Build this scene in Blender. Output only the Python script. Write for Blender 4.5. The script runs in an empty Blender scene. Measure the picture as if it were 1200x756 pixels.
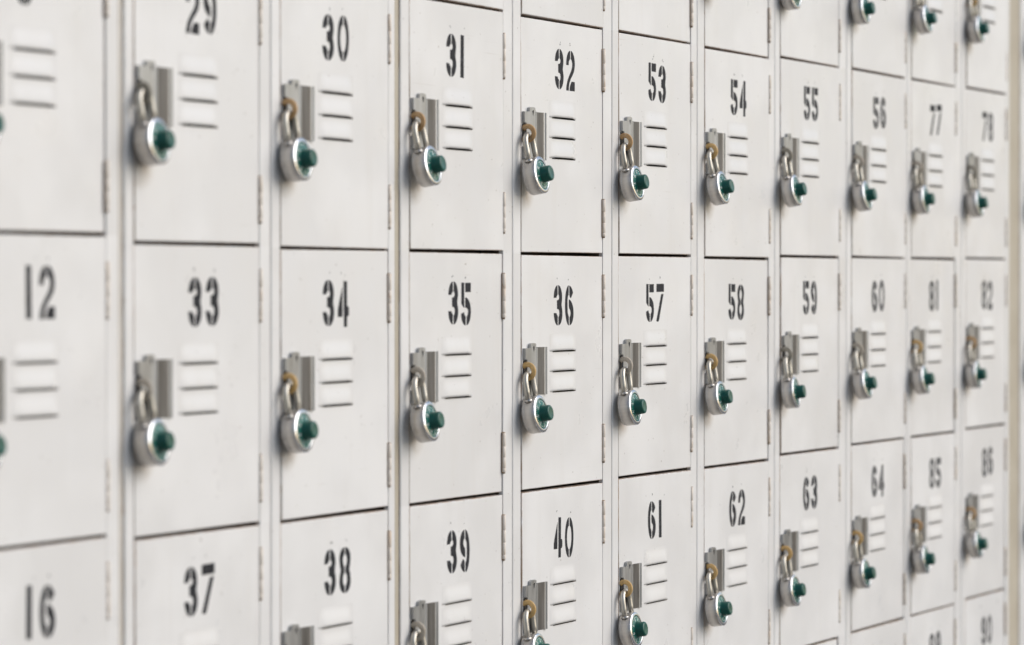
import bpy, bmesh, math, random
from mathutils import Vector, Matrix
from mathutils.geometry import tessellate_polygon

scene = bpy.context.scene
COL = scene.collection
RAD = math.radians
random.seed(11)

# ------------------------------------------------------------------ camera
GROUND = 1.32                       # height of the seam under the second row above the pavement
cam = bpy.data.cameras.new("camera")
cam_ob = bpy.data.objects.new("camera", cam)
COL.objects.link(cam_ob)
cam_ob.location = (-3.75398, -1.81178, GROUND - 0.04664)
cam_ob.rotation_euler = (RAD(90 - 0.62261), 0.0, RAD(-64.07095))
cam.sensor_width = 36.0
cam.lens = 3813.37 / 1200.0 * 36.0
cam.clip_start = 0.05
cam.clip_end = 500.0
cam.dof.use_dof = True
cam.dof.focus_distance = 4.36
cam.dof.aperture_fstop = 4.4
scene.camera = cam_ob

# ------------------------------------------------------------------ daylight (bright overcast)
SUN_EL = RAD(33)
SUN_AZ = math.atan2(0.55, -1.0)     # angle from +Y towards +X of the direction to the sun
world = bpy.data.worlds.new("World")
scene.world = world
world.use_nodes = True
nt = world.node_tree
sky = nt.nodes.new("ShaderNodeTexSky")
sky.sky_type = 'NISHITA'
sky.sun_disc = False
sky.sun_elevation = SUN_EL
sky.sun_rotation = SUN_AZ
sky.air_density = 1.0
sky.dust_density = 1.7
sky.ozone_density = 0.45
bg = nt.nodes["Background"]
bg.inputs["Strength"].default_value = 0.09
nt.links.new(sky.outputs[0], bg.inputs["Color"])

sun = bpy.data.lights.new("sun", 'SUN')
sun.energy = 1.5
sun.angle = RAD(55)
sun.color = (1.0, 0.985, 0.965)
sun_ob = bpy.data.objects.new("sun", sun)
COL.objects.link(sun_ob)
to_sun = Vector((math.sin(SUN_AZ) * math.cos(SUN_EL), math.cos(SUN_AZ) * math.cos(SUN_EL), math.sin(SUN_EL)))
sun_ob.rotation_euler = to_sun.to_track_quat('Z', 'Y').to_euler()
sun_ob.location = to_sun * 20

scene.view_settings.view_transform = 'Standard'
scene.view_settings.look = 'None'
scene.view_settings.gamma = 1.0
scene.view_settings.exposure = 0.47
scene.view_settings.use_curve_mapping = False
scene.render.engine = 'CYCLES'
scene.cycles.max_bounces = 8

# ------------------------------------------------------------------ materials
def new_mat(name):
    m = bpy.data.materials.new(name)
    m.use_nodes = True
    t = m.node_tree
    return m, t, t.nodes["Principled BSDF"]

class N:
    """small helper for wiring shader nodes"""
    def __init__(self, tree):
        self.t = tree
    def node(self, kind, **kw):
        n = self.t.nodes.new(kind)
        for k, v in kw.items():
            setattr(n, k, v)
        return n
    def link(self, a, b):
        self.t.links.new(a, b)
    def coords(self, scale=(1, 1, 1), shift=True):
        """object coordinates, shifted by a different amount on every object"""
        tc = self.node("ShaderNodeTexCoord")
        mp = self.node("ShaderNodeMapping")
        mp.inputs["Scale"].default_value = scale
        self.link(tc.outputs["Object"], mp.inputs["Vector"])
        if shift:
            oi = self.node("ShaderNodeObjectInfo")
            mul = self.node("ShaderNodeMath", operation='MULTIPLY')
            mul.inputs[1].default_value = 37.0
            self.link(oi.outputs["Random"], mul.inputs[0])
            cmb = self.node("ShaderNodeCombineXYZ")
            for i in range(3):
                self.link(mul.outputs[0], cmb.inputs[i])
            self.link(cmb.outputs[0], mp.inputs["Location"])
        return mp.outputs[0]
    def noise(self, vec, scale, detail=4.0, rough=0.55):
        n = self.node("ShaderNodeTexNoise")
        n.inputs["Scale"].default_value = scale
        n.inputs["Detail"].default_value = detail
        n.inputs["Roughness"].default_value = rough
        self.link(vec, n.inputs["Vector"])
        return n.outputs["Fac"]
    def ramp(self, fac, a, b, lo=0.0, hi=1.0):
        r = self.node("ShaderNodeMapRange")
        r.inputs["From Min"].default_value = a
        r.inputs["From Max"].default_value = b
        r.inputs["To Min"].default_value = lo
        r.inputs["To Max"].default_value = hi
        self.link(fac, r.inputs["Value"])
        return r.outputs[0]
    def mix(self, fac, a, b, blend='MIX'):
        m = self.node("ShaderNodeMix", data_type='RGBA', blend_type=blend)
        for s, v in ((0, fac), (6, a), (7, b)):
            if isinstance(v, (int, float)):
                m.inputs[s].default_value = v
            elif isinstance(v, tuple):
                m.inputs[s].default_value = (*v, 1.0)
            else:
                self.link(v, m.inputs[s])
        return m.outputs[2]
    def math(self, op, a, b):
        m = self.node("ShaderNodeMath", operation=op)
        for i, v in enumerate((a, b)):
            if isinstance(v, (int, float)):
                m.inputs[i].default_value = v
            else:
                self.link(v, m.inputs[i])
        return m.outputs[0]
    def bump(self, height, strength, dist, normal=None):
        b = self.node("ShaderNodeBump")
        b.inputs["Strength"].default_value = strength
        b.inputs["Distance"].default_value = dist
        self.link(height, b.inputs["Height"])
        if normal is not None:
            self.link(normal, b.inputs["Normal"])
        return b.outputs[0]

PAINT_A = (0.695, 0.692, 0.685)
PAINT_B = (0.63, 0.622, 0.607)
PAINT_C = (0.76, 0.758, 0.752)

def paint_color(n, vec, plain=False):
    """cream enamel: each door a shade of its own, soft patches, streaks, a few specks"""
    oi = n.node("ShaderNodeObjectInfo")
    base = n.mix(0.3 if plain else n.ramp(oi.outputs["Random"], 0, 1, 0.1, 0.5), PAINT_A, PAINT_B)
    patch = n.noise(vec, 7.0, 3.0, 0.5)
    c = n.mix(n.ramp(patch, 0.44, 0.62, 0.0, 0.15 if plain else 0.6), base, PAINT_C)
    # long vertical wipe marks
    st = n.node("ShaderNodeMapping")
    st.inputs["Scale"].default_value = (34, 34, 3.2)
    n.link(vec, st.inputs["Vector"])
    streak = n.noise(st.outputs[0], 1.0, 4.0, 0.6)
    c = n.mix(n.ramp(streak, 0.55, 0.78, 0.0, 0.20), c, (0.60, 0.575, 0.535))
    # fine scratches running askew
    sc = n.node("ShaderNodeMapping")
    sc.inputs["Rotation"].default_value = (0, RAD(28), 0)
    sc.inputs["Scale"].default_value = (9, 9, 420)
    n.link(vec, sc.inputs["Vector"])
    scr = n.noise(sc.outputs[0], 1.0, 2.0, 0.5)
    gate = n.noise(vec, 11.0, 2.0, 0.5)
    k = n.math('MULTIPLY', n.ramp(scr, 0.70, 0.76), n.ramp(gate, 0.56, 0.66, 0.0, 0.4))
    c = n.mix(k, c, (0.47, 0.44, 0.40))
    # tiny dark specks
    sp = n.noise(vec, 210.0, 1.0, 0.4)
    c = n.mix(n.ramp(sp, 0.775, 0.80, 0.0, 0.55), c, (0.22, 0.18, 0.14))
    return c

def make_paint(name, brown_patch=False, plain=False):
    m, t, p = new_mat(name)
    n = N(t)
    vec = n.coords()
    col = paint_color(n, vec, plain)
    if brown_patch:
        # blotchy brownish ellipse on the enamel behind and below the padlock
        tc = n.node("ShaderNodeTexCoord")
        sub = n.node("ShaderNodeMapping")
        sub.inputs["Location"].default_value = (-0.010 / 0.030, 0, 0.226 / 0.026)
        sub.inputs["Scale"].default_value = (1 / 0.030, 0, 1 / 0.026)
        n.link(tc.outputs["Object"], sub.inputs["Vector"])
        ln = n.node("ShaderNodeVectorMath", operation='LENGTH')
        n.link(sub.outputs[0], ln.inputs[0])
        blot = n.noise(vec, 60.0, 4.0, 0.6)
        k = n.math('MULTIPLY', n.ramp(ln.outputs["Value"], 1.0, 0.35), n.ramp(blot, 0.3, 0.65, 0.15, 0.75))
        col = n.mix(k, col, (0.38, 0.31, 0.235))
    n.link(col, p.inputs["Base Color"])
    r = n.noise(vec, 16.0, 4.0, 0.6)
    n.link(n.ramp(r, 0.3, 0.7, 0.26, 0.50), p.inputs["Roughness"])
    p.inputs["Specular IOR Level"].default_value = 0.45
    wav = n.noise(vec, 9.0, 1.0, 0.4)
    peel = n.noise(vec, 420.0, 2.0, 0.5)
    b1 = n.bump(wav, 0.8, 0.0028)
    n.link(n.bump(peel, 0.10, 0.0004, b1), p.inputs["Normal"])
    return m

def make_edge(name, bare, lo, hi, tint=None):
    """sheet edges: the enamel is thin there and brown shows through in patches"""
    m, t, p = new_mat(name)
    n = N(t)
    vec = n.coords()
    w = n.node("ShaderNodeMapping")
    w.inputs["Scale"].default_value = (1.0, 1.0, 0.28)
    n.link(vec, w.inputs["Vector"])
    wear = n.noise(w.outputs[0], 95.0, 5.0, 0.65)
    c = n.mix(n.ramp(wear, lo, hi, 0.0, 0.85), paint_color(n, vec), bare)
    if tint:
        c = n.mix(0.6, c, tint)
    rust = n.noise(vec, 38.0, 4.0, 0.6)
    c = n.mix(n.ramp(rust, 0.68, 0.74, 0.0, 0.8), c, (0.36, 0.15, 0.045))
    n.link(c, p.inputs["Base Color"])
    p.inputs["Roughness"].default_value = 0.5
    return m

def make_metal(name, ca, cb, rough, scale=(1, 1, 1), nscale=60.0, metallic=1.0, spot=None, bump=0.1):
    m, t, p = new_mat(name)
    n = N(t)
    vec = n.coords(scale)
    f = n.noise(vec, nscale, 5.0, 0.6)
    c = n.mix(n.ramp(f, 0.3, 0.72), ca, cb)
    if spot:
        s = n.noise(n.coords(), spot[1], 4.0, 0.65)
        c = n.mix(n.ramp(s, spot[2], spot[2] + 0.12, 0.0, 0.9), c, spot[0])
        n.link(n.ramp(s, spot[2], spot[2] + 0.12, metallic, 0.1), p.inputs["Metallic"])
    else:
        p.inputs["Metallic"].default_value = metallic
    n.link(c, p.inputs["Base Color"])
    n.link(n.ramp(f, 0.3, 0.7, rough * 0.8, rough * 1.25), p.inputs["Roughness"])
    n.link(n.bump(f, bump, 0.0006), p.inputs["Normal"])
    return m

def make_plain(name, a, b, rough, nscale=90.0, spec=0.5, metallic=0.0):
    m, t, p = new_mat(name)
    n = N(t)
    f = n.noise(n.coords(), nscale, 4.0, 0.6)
    n.link(n.mix(n.ramp(f, 0.32, 0.7), a, b), p.inputs["Base Color"])
    n.link(n.ramp(f, 0.3, 0.7, rough * 0.85, rough * 1.2), p.inputs["Roughness"])
    p.inputs["Specular IOR Level"].default_value = spec
    p.inputs["Metallic"].default_value = metallic
    return m

M = {}
M['paint'] = make_paint('cream_enamel')
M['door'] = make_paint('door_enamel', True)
M['louver'] = make_paint('louver_enamel', False, True)
M['edge'] = make_edge('worn_enamel_edge', (0.38, 0.25, 0.15), 0.34, 0.60)
M['slot_edge'] = make_edge('rusty_slot_edge', (0.36, 0.215, 0.11), 0.25, 0.55)
M['stile_edge'] = make_edge('stile_enamel_edge', (0.42, 0.31, 0.21), 0.38, 0.64)
M['hinge'] = make_edge('hinge_enamel', (0.50, 0.29, 0.13), 0.50, 0.68, (0.78, 0.66, 0.53))
M['hinge_gap'] = make_plain('hinge_gap_shade', (0.22, 0.14, 0.08), (0.34, 0.23, 0.14), 0.8)  # shade of the hinge gap put into a brown colour
M['inside'] = make_plain('locker_inside', (0.08, 0.065, 0.048), (0.12, 0.10, 0.075), 0.7, 20)  # shade inside the door gaps put into a dark brown colour
M['strip'] = make_plain('tan_filler', (0.40, 0.355, 0.275), (0.47, 0.425, 0.34), 0.55, 14)
M['strip_pale'] = make_plain('pale_filler', (0.52, 0.49, 0.44), (0.60, 0.57, 0.52), 0.5, 14)
M['hasp'] = make_metal('galvanised_steel', (0.30, 0.306, 0.31), (0.42, 0.426, 0.43), 0.42, (1, 1, 0.12), 120.0, 0.9)
M['hasp_channel'] = make_metal('shaded_steel', (0.09, 0.086, 0.082), (0.17, 0.165, 0.157), 0.5, (1, 1, 0.12), 120.0, 0.85)  # same plate, darker: shade of the recessed channel put into the colour
M['slot_dark'] = make_plain('slot_shade', (0.02, 0.017, 0.014), (0.05, 0.04, 0.03), 0.7)  # near-black standing in for shade in the hasp's openings
M['lock_body'] = make_metal('brushed_stainless', (0.50, 0.475, 0.445), (0.62, 0.595, 0.56), 0.42, (1, 0.06, 1), 240.0, 1.0, bump=0.06)
M['chrome'] = make_metal('polished_rim', (0.64, 0.65, 0.67), (0.76, 0.77, 0.79), 0.19, (1, 1, 1), 60.0, 1.0, bump=0.03)
M['shackle'] = make_metal('shackle_steel', (0.46, 0.435, 0.38), (0.60, 0.575, 0.52), 0.45, (1, 1, 0.3), 110.0, 1.0,
                          spot=((0.30, 0.20, 0.11), 130.0, 0.66))
M['eye_rusty'] = make_metal('eye_rusty', (0.44, 0.245, 0.10), (0.64, 0.42, 0.21), 0.50, (1, 1, 1), 190.0, 0.12,
                            spot=((0.56, 0.50, 0.42), 120.0, 0.60))
M['eye_golden'] = make_metal('eye_golden', (0.60, 0.36, 0.12), (0.74, 0.50, 0.22), 0.45, (1, 1, 1), 150.0, 0.05,
                             spot=((0.28, 0.12, 0.04), 150.0, 0.60))
M['eye_pale'] = make_plain('eye_painted', (0.42, 0.36, 0.28), (0.58, 0.51, 0.42), 0.55, 150)
M['eye_grey'] = make_plain('eye_grimy', (0.27, 0.24, 0.19), (0.40, 0.36, 0.29), 0.6, 150)
M['dial'] = make_plain('green_dial', (0.004, 0.100, 0.076), (0.010, 0.135, 0.104), 0.24, 60, 0.5)
M['knob'] = make_plain('green_knob', (0.004, 0.064, 0.047), (0.008, 0.090, 0.068), 0.30, 60, 0.4)
M['marks'] = make_plain('white_marks', (0.70, 0.74, 0.72), (0.82, 0.84, 0.82), 0.5)

def make_ink():
    m, t, p = new_mat('stencil_ink')
    n = N(t)
    vec = n.coords()
    a = n.noise(vec, 260.0, 5.0, 0.7)
    st = n.node("ShaderNodeMapping")
    st.inputs["Scale"].default_value = (30, 1, 150)
    st.inputs["Rotation"].default_value = (0, RAD(12), 0)
    n.link(vec, st.inputs["Vector"])
    b = n.noise(st.outputs[0], 1.0, 3.0, 0.6)
    c = n.mix(n.ramp(a, 0.3, 0.7), (0.010, 0.011, 0.014), (0.024, 0.024, 0.029))
    c = n.mix(n.ramp(b, 0.60, 0.82, 0.0, 0.55), c, (0.15, 0.15, 0.155))
    c = n.mix(n.ramp(a, 0.70, 0.80, 0.0, 0.65), c, PAINT_B)
    n.link(c, p.inputs["Base Color"])
    p.inputs["Roughness"].default_value = 0.7
    p.inputs["Specular IOR Level"].default_value = 0.25
    return m
M['ink'] = make_ink()

def make_ground():
    m, t, p = new_mat('pavement_concrete')
    n = N(t)
    vec = n.coords(shift=False)
    a = n.noise(vec, 1.3, 6.0, 0.6)
    b = n.noise(vec, 60.0, 5.0, 0.65)
    c = n.mix(n.ramp(a, 0.3, 0.7), (0.17, 0.162, 0.15), (0.24, 0.23, 0.213))
    n.link(n.mix(n.ramp(b, 0.4, 0.75, 0, 0.5), c, (0.14, 0.135, 0.125)), p.inputs["Base Color"])
    p.inputs["Roughness"].default_value = 0.85
    n.link(n.bump(b, 0.3, 0.003), p.inputs["Normal"])
    return m
M['ground'] = make_ground()

# ------------------------------------------------------------------ mesh helpers  (millimetres in, metres out)
S = 0.001
class MB:
    """collects faces; y is depth into the lockers, so minus y sticks out of the doors"""
    def __init__(self):
        self.v = []; self.f = []; self.mi = []; self.sm = []
    def vert(self, x, y, z):
        self.v.append((x * S, y * S, z * S)); return len(self.v) - 1
    def face(self, ids, mi=0, smooth=False):
        self.f.append(tuple(ids)); self.mi.append(mi); self.sm.append(smooth)
    def box(self, x0, x1, y0, y1, z0, z1, mi=0):
        a = [self.vert(x, y, z) for z in (z0, z1) for y in (y0, y1) for x in (x0, x1)]
        for q in ((0, 1, 3, 2), (4, 6, 7, 5), (0, 4, 5, 1), (2, 3, 7, 6), (0, 2, 6, 4), (1, 5, 7, 3)):
            self.face([a[i] for i in q], mi)
    def poly_prism(self, polys, y0, y1, mi=0, back=True):
        """polys: outline then holes, in x,z; front at y0, back at y1"""
        flat = [p for pl in polys for p in pl]
        tris = tessellate_polygon([[Vector((p[0], p[1], 0)) for p in pl] for pl in polys])
        fr = [self.vert(p[0], y0, p[1]) for p in flat]
        bk = [self.vert(p[0], y1, p[1]) for p in flat]
        for tr in tris:
            self.face([fr[i] for i in tr], mi)
            if back:
                self.face([bk[i] for i in reversed(tr)], mi)
        o = 0
        for pl in polys:
            k = len(pl)
            for i in range(k):
                j = (i + 1) % k
                self.face([fr[o + i], fr[o + j], bk[o + j], bk[o + i]], mi)
            o += k
    def extrude_z(self, prof, z0, z1, mi=0, caps=True, edge_mi=None, edge_idx=(), smooth=False):
        """closed profile in x,y swept up z"""
        k = len(prof)
        a = [self.vert(x, y, z0) for x, y in prof]
        b = [self.vert(x, y, z1) for x, y in prof]
        for i in range(k):
            j = (i + 1) % k
            self.face([a[i], a[j], b[j], b[i]], edge_mi if i in edge_idx else mi, smooth)
        if caps:
            for ring in (a, b):
                tr = tessellate_polygon([[Vector((x, y, 0)) for x, y in prof]])
                for t in tr:
                    self.face([ring[i] for i in t], mi)
    def lathe(self, prof, seg, mi=0, cx=0.0, cz=0.0, flute=None, smooth=True):
        """prof: (radius, y) turned round the y axis"""
        rings = []
        for r, y in prof:
            if r < 1e-6:
                rings.append([self.vert(cx, y, cz)]); continue
            row = []
            for i in range(seg):
                a = 2 * math.pi * i / seg
                rr = r
                if flute and flute[2] <= y <= flute[3]:
                    rr = r - flute[1] * (0.5 + 0.5 * math.cos(flute[0] * a))
                row.append(self.vert(cx + rr * math.cos(a), y, cz + rr * math.sin(a)))
            rings.append(row)
        for A, B in zip(rings, rings[1:]):
            for i in range(seg):
                j = (i + 1) % seg
                if len(A) == 1 and len(B) == 1:
                    continue
                if len(A) == 1:
                    self.face([A[0], B[i], B[j]], mi, smooth)
                elif len(B) == 1:
                    self.face([A[i], A[j], B[0]], mi, smooth)
                else:
                    self.face([A[i], A[j], B[j], B[i]], mi, smooth)
    def tube(self, pts, r, seg=12, mi=0, ru=None, up=Vector((0, 1, 0)), caps=True):
        """round bar along points; ru gives the second radius (along up) for a flat bar"""
        ru = r if ru is None else ru
        P = [Vector(p) for p in pts]
        rings = []
        for i, p in enumerate(P):
            d = (P[min(i + 1, len(P) - 1)] - P[max(i - 1, 0)]).normalized()
            u = (up - d * up.dot(d)).normalized()
            w = d.cross(u)
            rings.append([self.vert(*(p + u * (ru * math.cos(2 * math.pi * k / seg)) + w * (r * math.sin(2 * math.pi * k / seg)))) for k in range(seg)])
        for A, B in zip(rings, rings[1:]):
            for k in range(seg):
                j = (k + 1) % seg
                self.face([A[k], A[j], B[j], B[k]], mi, True)
        if caps:
            self.face(list(reversed(rings[0])), mi); self.face(rings[-1], mi)
    def mesh(self, name, mats):
        me = bpy.data.meshes.new(name)
        me.from_pydata(self.v, [], self.f)
        for m in mats:
            me.materials.append(m)
        me.polygons.foreach_set("material_index", self.mi)
        me.polygons.foreach_set("use_smooth", self.sm)
        bm = bmesh.new(); bm.from_mesh(me)
        bmesh.ops.recalc_face_normals(bm, faces=bm.faces)
        bm.to_mesh(me); bm.free()
        me.update()
        return me

def put(name, data, parent=None, loc=(0, 0, 0), rot=(0, 0, 0)):
    o = bpy.data.objects.new(name, data)
    COL.objects.link(o)
    o.location = loc; o.rotation_euler = rot
    if parent is not None:
        o.parent = parent
    return o

def tag(o, label, cat, group=None):
    o['label'] = label; o['category'] = cat
    if group:
        o['group'] = group

# ------------------------------------------------------------------ the row of lockers: measures
H = 305.0                                                  # height of a locker
COLS = list(range(0, 12))
X0 = {0: -1.0, 1: 0.5, 2: -4.2, 3: -1.4, 4: 0.3, 5: 1.7, 6: 1.6, 7: -2.0, 8: 12.0, 9: 3.0, 10: -4.0, 11: 58.0}
Z0 = {0: 6.0, 1: -1.0, 2: -2.9, 3: -2.8, 4: -3.6, 5: -2.5, 6: -3.9, 7: 0.9, 8: 2.4, 9: 2.7, 10: 4.8, 11: 4.0}
DOORW = {c: 252.0 for c in COLS}
DOORW.update({7: 258.0, 8: 259.0, 9: 236.0, 10: 234.0, 11: 240.0})
ORIG = {c: (c - 4) * 305.0 + X0[c] for c in COLS}          # x of each door's latch edge
# seam before column c, as (end of the left stile, start of the right stile), measured from the right door's latch edge
SEAM = {1: (-30, -19), 2: (-23, -21.5), 3: (-38, -24), 4: (-26.5, -25), 5: (-24, -22.5), 6: (-29, -27.5),
        7: (-24, -22.5), 8: (-26, -24.5), 9: (-24, -22.5), 10: (-26, -24.5)}
def stile_edges(c):
    xl = SEAM[c][1] if c in SEAM else (-26.0 if c == 0 else -40.0)
    if c + 1 in SEAM:
        xr = ORIG[c + 1] + SEAM[c + 1][0] - ORIG[c]
    else:
        xr = DOORW[c] + 24.0
    return xl, xr

# ------------------------------------------------------------------ locker frame, door, louvers, hinges, latch
def rounded(xl, xr, rl, rr, depth):
    """stile section with rolled front corners; returns the profile and the corner edges"""
    p = [(xl, depth)]
    for k in range(5):
        a = math.pi / 2 * k / 4
        p.append((xl + rl - rl * math.cos(a), rl - rl * math.sin(a)))
    for k in range(5):
        a = math.pi / 2 * k / 4
        p.append((xr - rr + rr * math.sin(a), rr - rr * math.cos(a)))
    p.append((xr, depth))
    return p

def frame_mesh(c):
    xl, xr = stile_edges(c)
    W = DOORW[c]
    m = MB()
    E = (0, 1, 2, 6, 7, 8, 9, 10)
    m.extrude_z(rounded(xl, -2.1, 2.0, 1.0, 26), -H, 0, 0, caps=False, edge_mi=1, edge_idx=(0, 1, 9))
    m.extrude_z(rounded(W + 1.3, xr, 1.0, 2.0, 6.0), -H, 0, 0, caps=False, edge_mi=1, edge_idx=(9,))
    m.box(W + 1.4, xr, 6.0, 26, -H, 0, 2)  # dark block added so the door gap stays shaded to its end
    # compartment: sides, back, floor and ceiling of sheet steel
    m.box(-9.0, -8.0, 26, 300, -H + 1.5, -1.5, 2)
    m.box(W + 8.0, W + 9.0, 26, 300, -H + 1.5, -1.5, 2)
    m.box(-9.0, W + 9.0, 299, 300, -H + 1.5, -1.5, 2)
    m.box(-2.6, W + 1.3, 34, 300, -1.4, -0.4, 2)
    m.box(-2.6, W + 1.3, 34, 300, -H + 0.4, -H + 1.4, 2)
    return m.mesh('frame', [M['paint'], M['stile_edge'], M['inside']])

SLOTS = (-127.0, -153.4, -179.8)
SX0, SX1 = 93.0, 165.0
def door_mesh(W):
    m = MB()
    zt, zb, r, depth = -1.8, -H + 1.8, 1.3, 15.0
    xs = [r, SX0, SX1, W - r]
    zs = [zt - r]
    holes = set()
    for s in SLOTS:
        zs += [s + 3.5, s - 1.1]
        holes.add((1, len(zs) - 2))
    zs.append(zb + r)
    g = [[m.vert(x, 0, z) for x in xs] for z in zs]
    for j in range(len(zs) - 1):
        for i in range(3):
            q = [g[j][i], g[j][i + 1], g[j + 1][i + 1], g[j + 1][i]]
            if (i, j) in holes:
                inner = [m.vert(xs[a], 1.3, zs[b]) for a, b in ((i, j), (i + 1, j), (i + 1, j + 1), (i, j + 1))]
                for k in range(4):
                    m.face([q[k], q[(k + 1) % 4], inner[(k + 1) % 4], inner[k]], 3)
            else:
                m.face(q, 0)
    per = [(0, i) for i in range(4)] + [(j, 3) for j in range(1, len(zs))] + \
          [(len(zs) - 1, i) for i in (2, 1, 0)] + [(j, 0) for j in range(len(zs) - 2, 0, -1)]
    prev = [g[j][i] for j, i in per]
    def out(j, i):
        return ((-1 if i == 0 else 1 if i == 3 else 0), (1 if j == 0 else -1 if j == len(zs) - 1 else 0))
    for k in range(1, 5):
        a = math.pi / 2 * min(k, 3) / 3
        off, y = (r * math.sin(a), r * (1 - math.cos(a))) if k < 4 else (r, depth)
        cur = []
        for j, i in per:
            dx, dz = out(j, i)
            cur.append(m.vert(xs[i] + dx * off, y, zs[j] + dz * off))
        for t in range(len(per)):
            u = (t + 1) % len(per)
            m.face([prev[t], prev[u], cur[u], cur[t]], 0 if k == 1 else 1, k < 4)
        prev = cur
    # back sheet
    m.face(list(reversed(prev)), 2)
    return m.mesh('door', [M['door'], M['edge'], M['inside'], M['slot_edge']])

def louver_mesh():
    """pressed hood, lip at z = 0 open downwards"""
    m = MB()
    x0, x1, hgt, top = 84.0, 166.0, 2.7, 22.5
    nx, nz = 22, 8
    def sheet(inset):
        g = []
        for j in range(nz + 1):
            t = j / nz
            row = []
            for i in range(nx + 1):
                x = x0 + (x1 - x0) * i / nx
                e = min(x - x0, x1 - x) / 16.0
                e = 1.0 if e >= 1 else 0.5 - 0.5 * math.cos(e * math.pi)
                prof = 0.5 + 0.5 * math.cos(t ** 1.15 * math.pi)
                y = -hgt * prof * e - 0.06
                row.append(m.vert(x, y + inset, 1.1 + top * t - 1.2 * (1 - e)))
            g.append(row)
        return g
    A, B = sheet(0.0), sheet(0.9)
    for j in range(nz):
        for i in range(nx):
            m.face([A[j][i], A[j][i + 1], A[j + 1][i + 1], A[j + 1][i]], 0, True)
            m.face([B[j][i], B[j + 1][i], B[j + 1][i + 1], B[j][i + 1]], 0, True)
    for i in range(nx):
        m.face([A[0][i], B[0][i], B[0][i + 1], A[0][i + 1]], 1)
    return m.mesh('louver', [M['louver'], M['slot_edge']])

def hinge_mesh(length):
    m = MB()
    n = 4
    cuts = [0.0, 0.34, 0.62, 0.90, 1.0]
    for k in range(n):
        a, b = -length * cuts[k] - 0.08, -length * cuts[k + 1] + 0.08
        r = 2.7
        prof = [(r - 0.12, a), (r, a - 0.14), (r, b + 0.14), (r - 0.12, b)]
        seg = 14
        rings = [[m.vert(rr * math.cos(2 * math.pi * i / seg), rr * math.sin(2 * math.pi * i / seg), z) for i in range(seg)] for rr, z in prof]
        for A, B in zip(rings, rings[1:]):
            for i in range(seg):
                j = (i + 1) % seg
                m.face([A[i], A[j], B[j], B[i]], 0, True)
        m.face(rings[0], 0); m.face(rings[-1], 0)
    # pin, and a brown strip standing in for the shaded notch behind the barrel
    seg = 10
    a = [m.vert(1.9 * math.cos(2 * math.pi * i / seg), 1.9 * math.sin(2 * math.pi * i / seg), 0.8) for i in range(seg)]
    b = [m.vert(1.9 * math.cos(2 * math.pi * i / seg), 1.9 * math.sin(2 * math.pi * i / seg), -length - 1.8) for i in range(seg)]
    for i in range(seg):
        j = (i + 1) % seg
        m.face([a[i], a[j], b[j], b[i]], 1, True)
    m.face(a, 1); m.face(b, 1)
    m.box(-3.6, 2.9, 0.62, 1.1, -length - 0.5, 0.5, 1)
    return m.mesh('hinge', [M['hinge'], M['hinge_gap']])

def arc(cx, cz, rx, rz, a0, a1, n):
    return [(cx + rx * math.cos(RAD(a0 + (a1 - a0) * i / n)), cz + rz * math.sin(RAD(a0 + (a1 - a0) * i / n))) for i in range(n + 1)]

def hasp_mesh(raised_backing):
    m = MB()
    zt, zb = -122.0, -183.0
    # raised left plate with its tab, teardrop hole and the notch the lock eye comes out of
    ol = [(2, zb), (2, -167), (7, -167), (7, -136.5), (2, -136.5), (2, zt - 0.3), (16.8, zt)]
    ol += [(17.2, zt + 4.8)] + arc(25.3, zt + 4.4, 8.0, 1.8, 155, 25, 8) + [(33.4, zt + 4.8), (33.8, zt), (37.5, zt), (37.5, zb)]
    hole = arc(26.5, zt + 0.2, 2.1, 2.2, 0, 180, 8) + [(26.5, zt - 6.0)]
    m.poly_prism([ol, hole], -4.2, -0.3, 0)
    # pressed rib along the plate
    m.extrude_z([(33.0, -4.2), (34.2, -5.0), (36.2, -5.0), (37.5, -4.1), (37.5, -3.0), (33.0, -3.0)], zb, zt, 0)
    # down into the channel, its floor, then the lip
    m.extrude_z([(37.5, -4.1), (38.6, -3.6), (41.0, -1.1), (44.5, -0.5), (49.5, -0.4), (55.0, -0.5), (60.0, -0.8), (64.0, -1.4), (66.0, -2.2), (66.9, -3.2), (69.4, -3.3),
                 (70.2, -2.6), (70.6, -0.1), (37.5, -0.1)], zb, zt + 0.6, 0, edge_mi=2, edge_idx=(1, 2, 3, 4, 5, 6))
    m.box(2.6, 8.5, -2.0, -0.1, -157, -138.0, 1)  # dark backing painted in as shade inside the eye notch
    m.box(23.0, 30.0, -2.6 if raised_backing else -1.2, -0.1, zt - 7.5, zt + 3.5, 1)  # dark backing painted in as shade inside the teardrop hole
    return m.mesh('hasp', [M['hasp'], M['slot_dark'], M['hasp_channel']])

EYE_X, EYE_H, EYE_Z = 3.4, 7.0, -151.0
def eye_mesh(mat):
    m = MB()
    pts = [(EYE_X, -EYE_H - 8.8 * math.cos(RAD(a)), EYE_Z + 8.9 * math.sin(RAD(a))) for a in range(140, -141, -10)]
    m.tube(pts, 3.4, 10, 0, ru=1.9, up=Vector((1, 0, 0)))
    return m.mesh('lock_eye', [mat])

# ------------------------------------------------------------------ stencilled numbers  (27 x 53 mm, top left at 0,0)
def D(*pts):
    return list(pts)
def mirror(p, cx=13.5):
    return [(2 * cx - x, z) for x, z in reversed(p)]
def turn(p):
    return [(27 - x, -53 - z) for x, z in p]
def flip(p):
    return [(x, -53 - z) for x, z in reversed(p)]

def catmull(pts, n=4):
    return pts

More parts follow.
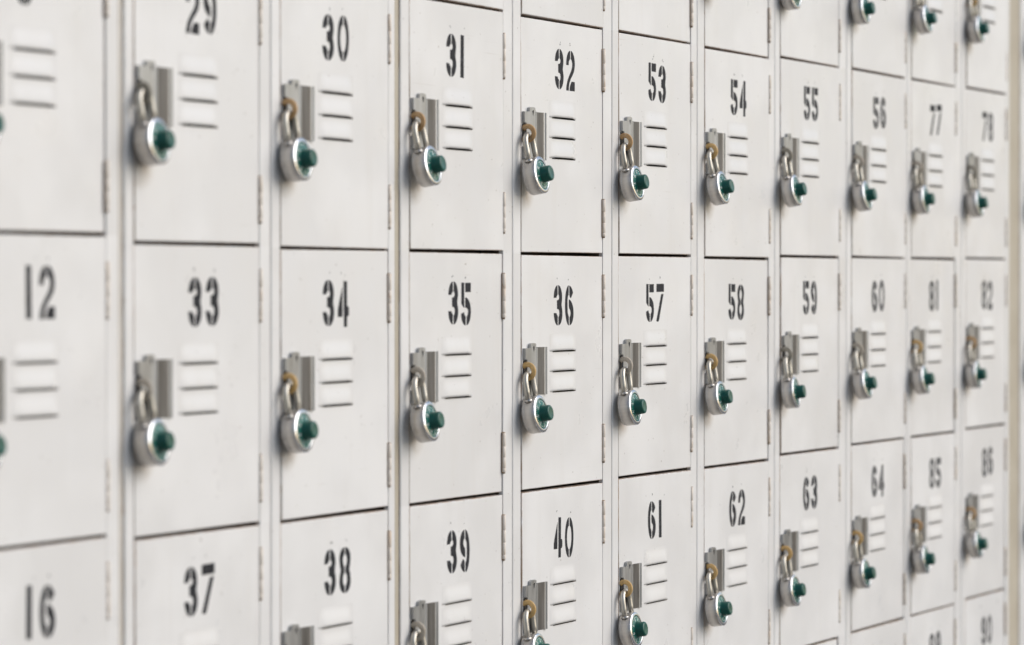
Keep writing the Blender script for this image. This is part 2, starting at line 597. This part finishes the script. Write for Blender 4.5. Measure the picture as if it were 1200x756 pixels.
TL = arc(12.6, -17, 12.6, 17, 180, 93, 8) + [(12.4, -12.5), (9.6, -14.2), (8.6, -16.4), (0.1, -16.6)]
GLYPH = {}
_o = arc(12.6, -26.5, 12.6, 26.5, 91, 269, 22)
_i = arc(12.6, -26.5, 6.0, 15.5, 268, 92, 16)
GLYPH['0'] = [_o + _i, mirror(_o + _i)]
GLYPH['1'] = [[(0.3, 0), (9.2, -0.3), (9.4, -53), (0, -52.7)]]
GLYPH['2'] = [arc(12.6, -18, 12.6, 18, 180, 92, 8) + [(12.3, -10.6), (8.4, -14.2), (7.5, -19.4), (0.2, -19.6)],
              arc(13.8, -17.5, 13.2, 17.5, 88, -10, 9) + [(24.8, -26.5), (19.5, -32.5), (14.4, -37), (10.2, -43), (8.6, -48), (8.2, -53), (0, -53),
               (0.6, -47.5), (3.4, -40.5), (9.2, -33.2), (15.2, -26.8), (18.4, -21.5), (18.9, -16.5), (17.0, -12.6), (14.2, -10.4)],
              [(10.6, -53), (27, -53), (27, -40.7), (17.2, -40.4), (13.2, -44.6), (11.2, -48.6)]]
_r3 = arc(13.9, -15.5, 12.3, 15.5, 88, -12, 9) + [(24.8, -23.2), (24.3, -26.3), (25.4, -29.6)] + \
      arc(13.9, -37, 13.0, 16, 14, -88, 9) + [(14.3, -42.2), (16.4, -40.4), (17.4, -37), (16.6, -33.4), (14.4, -31.6), (10.2, -31.2), (10.0, -19.8),
       (14.2, -19.4), (16.3, -18.2), (16.9, -15.6), (16.0, -13.2), (14.2, -12)]
GLYPH['3'] = [TL, flip(TL), _r3]
GLYPH['4'] = [[(11.6, -5.5), (11.6, -41.3), (0, -41.4), (0.2, -34), (2.0, -28.5)],
              [(14.3, 0), (22.6, -0.2), (22.6, -28.6), (25.8, -29.2), (27, -32), (27, -38.5), (25.6, -40.6), (22.6, -41.2), (22.4, -53), (14.6, -53)]]
GLYPH['5'] = [[(0.4, 0), (8.2, 0), (8.6, -31.5), (5.6, -30.2), (0.2, -26.2)],
              [(10.8, -0.2), (26.6, -0.2), (26.4, -11.8), (11, -11.8)],
              [(10.9, -18.4), (15.5, -18.6), (20.5, -21.5)] + arc(13.9, -36, 13.1, 17, 42, -86, 10) +
              [(15.2, -42.0), (18.2, -39.6), (19.2, -36), (17.8, -32.8), (15.2, -31.3), (11, -31.2)],
              [(0, -38.4), (7.6, -36.6), (9.2, -39.8), (12.6, -42.4), (12.4, -53)] + arc(12.4, -40, 12.4, 13, 262, 184, 7)]
_l6 = arc(12.2, -26.5, 12.2, 26.5, 91, 269, 20) + [(11.9, -41.5), (8.6, -36.5), (8.0, -28), (8.2, -19), (9.4, -14.6), (11.9, -12.2)]
_t6 = [(14, 0), (19.5, -2.2), (23.6, -6.2), (25.6, -10), (21.6, -14.2), (18.6, -17.2), (15.6, -15.6), (14, -13)]
_b6 = [(12.2, -18.4), (17.0, -19.8)] + arc(14, -36.5, 13, 16.5, 62, -88, 12) + [(14, -42.6), (16.6, -40), (17.6, -36.4), (16.0, -32.6), (13, -30.2), (12.1, -27)]
GLYPH['6'] = [_l6, _t6, _b6]
GLYPH['7'] = [[(0.6, -0.2), (27, 0), (27, -11.4), (0.4, -11.6)],
              [(17.2, -14.6), (25.6, -14.2), (9.2, -52.4), (4.8, -53.4), (0.2, -52.2)]]
_l8 = [(12.6, 0)] + arc(12.6, -13, 12.4, 13, 100, 198, 9) + [(1.6, -21.5), (3.4, -26), (1.4, -30.5)] + arc(12.6, -39, 12.6, 14, 160, 262, 9) + [(12.6, -53)] + \
      [(12.6, -45.5), (9.2, -41), (8.4, -37), (9.6, -32.5), (12.6, -29), (12.6, -23.4), (9.6, -19.4), (8.6, -15), (9.6, -11), (12.6, -7.6)]
GLYPH['8'] = [_l8, mirror(_l8)]
GLYPH['9'] = [turn(p) for p in GLYPH['6']]

def number_mesh(text, rng):
    m = MB()
    x = 0.0
    scale = 1.0
    for k, ch in enumerate(text):
        dz = rng.uniform(-1.3, 1.3)
        sh = {'1': (12.0 if k == 0 else 3.0)}.get(ch, 0.0)
        for pl in GLYPH[ch]:
            m.poly_prism([[(x + sh + px, pz * scale + dz) for px, pz in pl]], -0.12, 0.3, 0, back=False)
        # registration specks left by the stencil card
        for q in range(rng.choice((1, 1, 2))):
            cx, cz, r = x + sh + 13 + rng.uniform(-5, 7), 7.5 + dz + rng.uniform(-2, 2), rng.uniform(0.5, 1.0)
            m.poly_prism([arc(cx, cz, r, r * rng.uniform(0.9, 1.8), 0, 330, 8)], -0.1, 0.3, 0, back=False)
        x += 35.0
    return m.mesh('number', [M['ink']])

# ------------------------------------------------------------------ padlock: origin where the shackle hangs in the eye
DROP = 54.0
def build_lock_meshes():
    z = -DROP
    out = {}
    m = MB()
    m.lathe([(0, 9.6), (17, 9.6), (21.5, 9.3), (23.2, 8.2), (23.9, 6.4), (24.0, 5.2), (23.75, 4.9), (24.0, 4.6), (24.0, -8.3), (23.7, -8.7), (0, -8.7)], 64, 0, 0, z)
    # shackle collars
    for sx in (-13.2, 13.2):
        pts = [(sx, 0, z + 18.0), (sx, 0, z + 21.4)]
        m.tube(pts, 5.2, 14, 0)
    out['body'] = m.mesh('body', [M['lock_body']])
    m = MB()
    m.lathe([(23.3, -8.2), (24.12, -8.3), (24.15, -8.9), (23.8, -9.4), (23.0, -9.75), (21.4, -10.15), (20.2, -10.3), (19.6, -10.2), (19.25, -9.7), (19.2, -7.8)], 64, 0, 0, z)
    # index mark at the top
    out['rim'] = m.mesh('rim', [M['chrome']])
    m = MB()
    m.lathe([(19.3, -7.8), (19.1, -9.3), (18.5, -9.68), (17.6, -9.75), (13.2, -10.2), (11.4, -10.9), (0, -10.9)], 64, 0, 0, z)
    out['dial'] = m.mesh('dial', [M['dial']])
    # white graduations and figures on the dial
    m = MB()
    for i in range(40):
        a = 2 * math.pi * i / 40
        big = i % 5 == 0
        r0, r1, hw = (15.2 if big else 16.2), 17.75, (0.46 if big else 0.27)
        ca, sa = math.cos(a), math.sin(a)
        ids = []
        for rr, s in ((r0, -hw), (r1, -hw), (r1, hw), (r0, hw)):
            y = -9.75 - (17.6 - rr) * 0.1023 - 0.06
            ids.append(m.vert(rr * ca - s * sa, y, z + rr * sa + s * ca))
        m.face(ids)
    k = 2.5 / 53.0
    for i, txt in enumerate(('0', '5', '10', '15', '20', '25', '30', '35')):
        a = math.pi / 2 + 2 * math.pi * i / 8
        up = Vector((math.cos(a), math.sin(a)))
        rt = Vector((math.sin(a), -math.cos(a)))
        w = len(txt) * 35 - 8
        for q, ch in enumerate(txt):
            for pl in GLYPH[ch]:
                ids = []
                for px, pz in pl:
                    p = up * (14.9 + pz * k) + rt * ((px + q * 35 - w / 2) * k)
                    ids.append((p.x, p.y))
                tr = tessellate_polygon([[Vector((px, pz, 0)) for px, pz in ids]])
                vi = []
                for px, pz in ids:
                    rr = math.hypot(px, pz)
                    y = -10.2 - max(0.0, 13.2 - rr) * 0.39 if rr < 13.2 else -9.75 - (17.6 - rr) * 0.1023
                    vi.append(m.vert(px, y - 0.07, z + pz))
                for t in tr:
                    m.face([vi[j] for j in t])
    out['marks'] = m.mesh('dial_marks', [M['marks']])
    m = MB()
    m.lathe([(11.2, -10.6), (11.0, -11.6), (10.4, -12.2), (10.1, -20.4), (9.6, -21.8), (8.6, -22.6), (7.2, -22.9), (6.6, -22.75), (0, -22.6)], 72, 0, 0, z,
            flute=(24, 0.35, -20.0, -12.0))
    m2 = m
    out['knob'] = m.mesh('knob', [M['knob']])
    m = MB()
    pts = [(-13.2, 0, z + 19.5), (-13.2, 0, -22)] + [(-13.2 * math.cos(RAD(a)), 0, -13.2 + 13.2 * math.sin(RAD(a))) for a in range(0, 181, 9)] + [(13.2, 0, -22), (13.2, 0, z + 19.5)]
    m.tube(pts, 3.55, 14, 0)
    out['shackle'] = m.mesh('shackle', [M['shackle']])
    return out
LOCK = build_lock_meshes()

# ------------------------------------------------------------------ setting: pavement and plinth
m = MB()
m.box(-40000, 40000, -40000, 40000, -GROUND * 1000 - 50, -GROUND * 1000, 0)
ground = put('ground', m.mesh('ground', [M['ground']]))
ground.location.z = GROUND
ground['kind'] = 'structure'
m = MB()
m.box(ORIG[0] - 30, ORIG[11] + 300, 8, 300, -GROUND * 1000, -4 * H - 12, 0)
plinth = put('plinth', m.mesh('plinth', [M['ground']]))
plinth.location.z = GROUND
plinth['kind'] = 'structure'

# ------------------------------------------------------------------ build every locker and its padlock
NUMBER = {}
for r in range(6):
    NUMBER[(0, r)] = 4 * (r + 1)
    for c in range(1, 12):
        first = 25 + 24 * ((c - 1) // 4)
        NUMBER[(c, r)] = first + 4 * r + (c - 1) % 4

EYE = {(1, 1): 'grey', (2, 1): 'rusty', (3, 1): 'rusty', (4, 1): 'rusty', (5, 1): 'rusty', (6, 1): 'golden', (7, 1): 'grey', (8, 1): 'pale', (9, 1): 'pale', (10, 1): 'grey',
       (1, 2): 'pale', (2, 2): 'golden', (3, 2): 'pale', (4, 2): 'golden', (5, 2): 'pale', (6, 2): 'golden', (7, 2): 'grey', (8, 2): 'pale', (9, 2): 'golden', (10, 2): 'rusty',
       (3, 3): 'pale', (4, 3): 'golden', (5, 3): 'golden', (6, 3): 'golden', (7, 3): 'golden', (8, 3): 'golden', (9, 3): 'rusty', (10, 3): 'rusty'}
EYE_WORD = {'grey': 'grimy grey', 'rusty': 'rusty brown', 'golden': 'golden', 'pale': 'pale painted'}
# how far each padlock leans (degrees) and turns, where the photograph shows it
LEAN = {(8, 0): (-1.5, -4, -3.9), (9, 0): (7.0, -4, 0.7), (10, 0): (7.0, -4, 3.1), (1, 1): (7.9, -6, 4.0), (2, 1): (7.0, -5, -1.8), (3, 1): (5.9, -5, 0.4), (4, 1): (2.0, -4, -0.3), (5, 1): (5.4, -4, -2.5), (6, 1): (5.1, -4, 0.4), (7, 1): (-1.5, -4, -0.1), (8, 1): (-1.5, -4, -1.7), (9, 1): (10.0, -4, -0.7), (10, 1): (-1.5, -4, -2.4), (1, 2): (7.2, -6, -0.3), (2, 2): (8.7, -5, 0.9), (3, 2): (1.0, -5, 0.2), (4, 2): (4.8, -4, -0.9), (5, 2): (-1.5, -4, -3.0), (6, 2): (2.3, -4, 1.7), (7, 2): (-1.5, -8, -3.4), (8, 2): (-1.5, -4, -1.4), (9, 2): (-1.5, -4, -2.2), (10, 2): (-1.5, -4, -2.3), (5, 3): (3.1, -4, -2.3), (6, 3): (2.9, -4, -0.1), (7, 3): (2.1, -4, -2.8), (8, 3): (4.0, -4, -3.7), (9, 3): (7.0, -7, -3.7), (10, 3): (-1.5, -4, -0.7), (0, 1): (11.5, -6, 0.0), (0, 2): (11.5, -6, 0.0)}

# where the stencil was held on the doors that can be read best (from the door's top latch corner)
STENCIL = {8: (97, -30.5), 12: (97, -31.5), 16: (97.5, -39), 29: (100.5, -28.8), 33: (105, -34), 35: (101.8, -38), 57: (93, -39), 58: (93, -38),
           82: (92, -40), 39: (97, -38.5), 30: (94, -36.5), 31: (95, -38), 32: (102, -36.5), 53: (100.4, -36.8), 34: (94, -36.8), 36: (96.2, -40)}

DOORS = {}
def door_for(W):
    if W not in DOORS:
        DOORS[W] = door_mesh(W)
    return DOORS[W]
LOUVER = louver_mesh()
HINGE = (hinge_mesh(56.0), hinge_mesh(50.0))
HASP = (hasp_mesh(False), hasp_mesh(True))
EYES = {k: eye_mesh(M['eye_' + k]) for k in ('grey', 'rusty', 'golden', 'pale')}

def seen_number(c, r):
    lo = {0: 2, 1: 1, 2: 1}.get(c, 1)
    hi = 3 if c < 9 else 4
    if c == 4 and r == 3:
        return True
    return c <= 10 and lo <= r <= hi

def where(c, r):
    """words that single out one locker"""
    n = NUMBER[(c, r)]
    if c == 11:
        b = NUMBER[(10, r)]
        if r in (0, 5):
            o = NUMBER[(10, 1)] if r == 0 else NUMBER[(10, 4)]
            return 'beyond the tan strip, one row %s the row of %d' % ('above' if r == 0 else 'below', o)
        return 'beyond the tan strip to the right of locker %d' % b
    if seen_number(c, r):
        return None
    if c == 0:
        return {0: 'two above locker 12', 1: 'directly above locker 12', 4: 'directly below locker 16', 5: 'two below locker 16'}[r]
    if r == 0:
        return 'directly above locker %d' % NUMBER[(c, 1)]
    last = 3 if c < 9 else 4
    return ('directly below locker %d' if r == last + 1 else 'two below locker %d') % NUMBER[(c, last)]

for c in COLS:
    fm = frame_mesh(c)
    W = DOORW[c]
    for r in range(6):
        rng = random.Random(1000 + c * 17 + r * 131)
        n = NUMBER[(c, r)]
        x, z = ORIG[c], (2 - r) * H + Z0[c] - H
        z = (2 - r) * H + Z0[c]
        root = put('locker', None, None, (x * S, 0, GROUND + z * S))
        root.empty_display_size = 0.05
        w = where(c, r)
        if w is None:
            tag(root, 'off-white steel locker stencilled %d in dark paint, padlocked shut' % n, 'locker', 'numbered lockers in the locker wall')
        else:
            tag(root, 'off-white steel locker %s, padlocked shut' % w, 'locker', 'numbered lockers in the locker wall')
        put('frame', fm, root)
        dy = rng.uniform(-1.1, 0.9)
        rot = (RAD(rng.uniform(-0.12, 0.12)), RAD(rng.uniform(-0.2, 0.2)), RAD(rng.uniform(-0.3, 0.3)))
        dx = rng.uniform(-0.5, 0.5)
        if (c, r) == (7, 2):
            dy, dx, rot = 0.4, 6.0, (0, 0, 0)
        if (c, r) == (4, 1):
            rot = (0, RAD(-0.25), 0)
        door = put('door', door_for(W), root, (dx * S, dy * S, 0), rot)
        if (c, r) == (7, 2):
            door.scale.x = 0.977
        for s in SLOTS:
            put('louver', LOUVER, door, (0, 0, s * S))
        nx = 96.0 + rng.uniform(-3, 3.5)
        nz = -38.5 + rng.uniform(-1.8, 1.8)
        nx, nz = STENCIL.get(n, (nx, nz))
        put('number', number_mesh(str(n), rng), door, (nx * S, 0, nz * S), (0, RAD(rng.uniform(-1.0, 1.0)), 0))
        put('hasp', HASP[rng.random() < 0.5], door, (rng.uniform(-0.8, 0.8) * S, 0, rng.uniform(-0.8, 0.8) * S))
        put('hinge', HINGE[0], root, ((W + 1.2) * S, -0.0007, (-27.5 + rng.uniform(-1, 1)) * S))
        put('hinge', HINGE[1], root, ((W + 1.2) * S, -0.0007, (-229 + rng.uniform(-1, 1)) * S))
        kind = EYE.get((c, r)) or rng.choice(('golden', 'pale', 'rusty', 'grey'))
        put('lock_eye', EYES[kind], root)

        lean, yaw, drop = LEAN.get((c, r), (rng.uniform(2, 10), rng.uniform(-6, -1), rng.uniform(-3, 1)))
        lift = 5.7 + 24.0 * abs(math.sin(RAD(yaw)))
        lift = min(lift, 12.6)
        pitch = rng.uniform(6.0, 10.5)         # the body rides on the latch plate, so its face looks a little upward
        lk = put('padlock', None, None, ((x + EYE_X) * S, -lift * S, GROUND + (z - 152.4 + drop) * S), (-RAD(pitch), -RAD(lean), -RAD(yaw)))
        lk.empty_display_size = 0.03
        if (c, r) in EYE and w is None:
            lab = 'combination padlock with green dial on a %s eye of locker %d' % (EYE_WORD[kind], n)
        elif w is None:
            lab = 'combination padlock with green dial hanging on locker %d' % n
        else:
            lab = 'combination padlock of the locker %s' % w
        tag(lk, lab, 'padlock', 'combination padlocks on the lockers')
        put('shackle', LOCK['shackle'], lk)
        put('body', LOCK['body'], lk)
        put('rim', LOCK['rim'], lk)
        spin = RAD(rng.uniform(0, 360))
        # the dial turns about the middle of the body
        def turned(o):
            R = Matrix.Rotation(spin, 4, 'Y')
            p = Vector((0, 0, -DROP * S))
            o.matrix_local = Matrix.Translation(p) @ R @ Matrix.Translation(-p)
        d = put('dial', LOCK['dial'], lk)
        turned(d)
        put('dial_marks', LOCK['marks'], d)
        turned(put('knob', LOCK['knob'], lk))

# ------------------------------------------------------------------ filler strips in the wide joints
def filler(x0, x1, y, mat, label):
    m = MB()
    z0, z1 = -4 * H, 2 * H
    m.extrude_z([(x0, y + 14), (x0, y + 3), (x0 + 1.5, y + 0.8), (x0 + 3.5, y), (x1 - 3.5, y), (x1 - 1.5, y + 0.8), (x1, y + 3), (x1, y + 14)], z0, z1, 0)
    o = put('filler_strip', m.mesh('filler_strip', [mat]), None, (0, 0, GROUND))
    tag(o, label, 'filler strip', 'filler strips between the locker banks')

def joint(c):
    return ORIG[c] + SEAM[c][0] - 0.5, ORIG[c] + SEAM[c][1] + 0.5
a, b = joint(1)
filler(a + 0.3, b - 0.3, 1.7, M['strip_pale'], 'narrow grey recessed joint strip between lockers 12 and 33')
a, b = joint(3)
filler(a + 0.3, b - 0.3, 1.7, M['strip'], 'narrow tan recessed joint strip between lockers 34 and 35')
a, b = ORIG[10] + stile_edges(10)[1], ORIG[11] + stile_edges(11)[0]
filler(a + 0.6, b - 0.6, 1.5, M['strip'], 'wide tan filler strip right of lockers 78, 82 and 86')
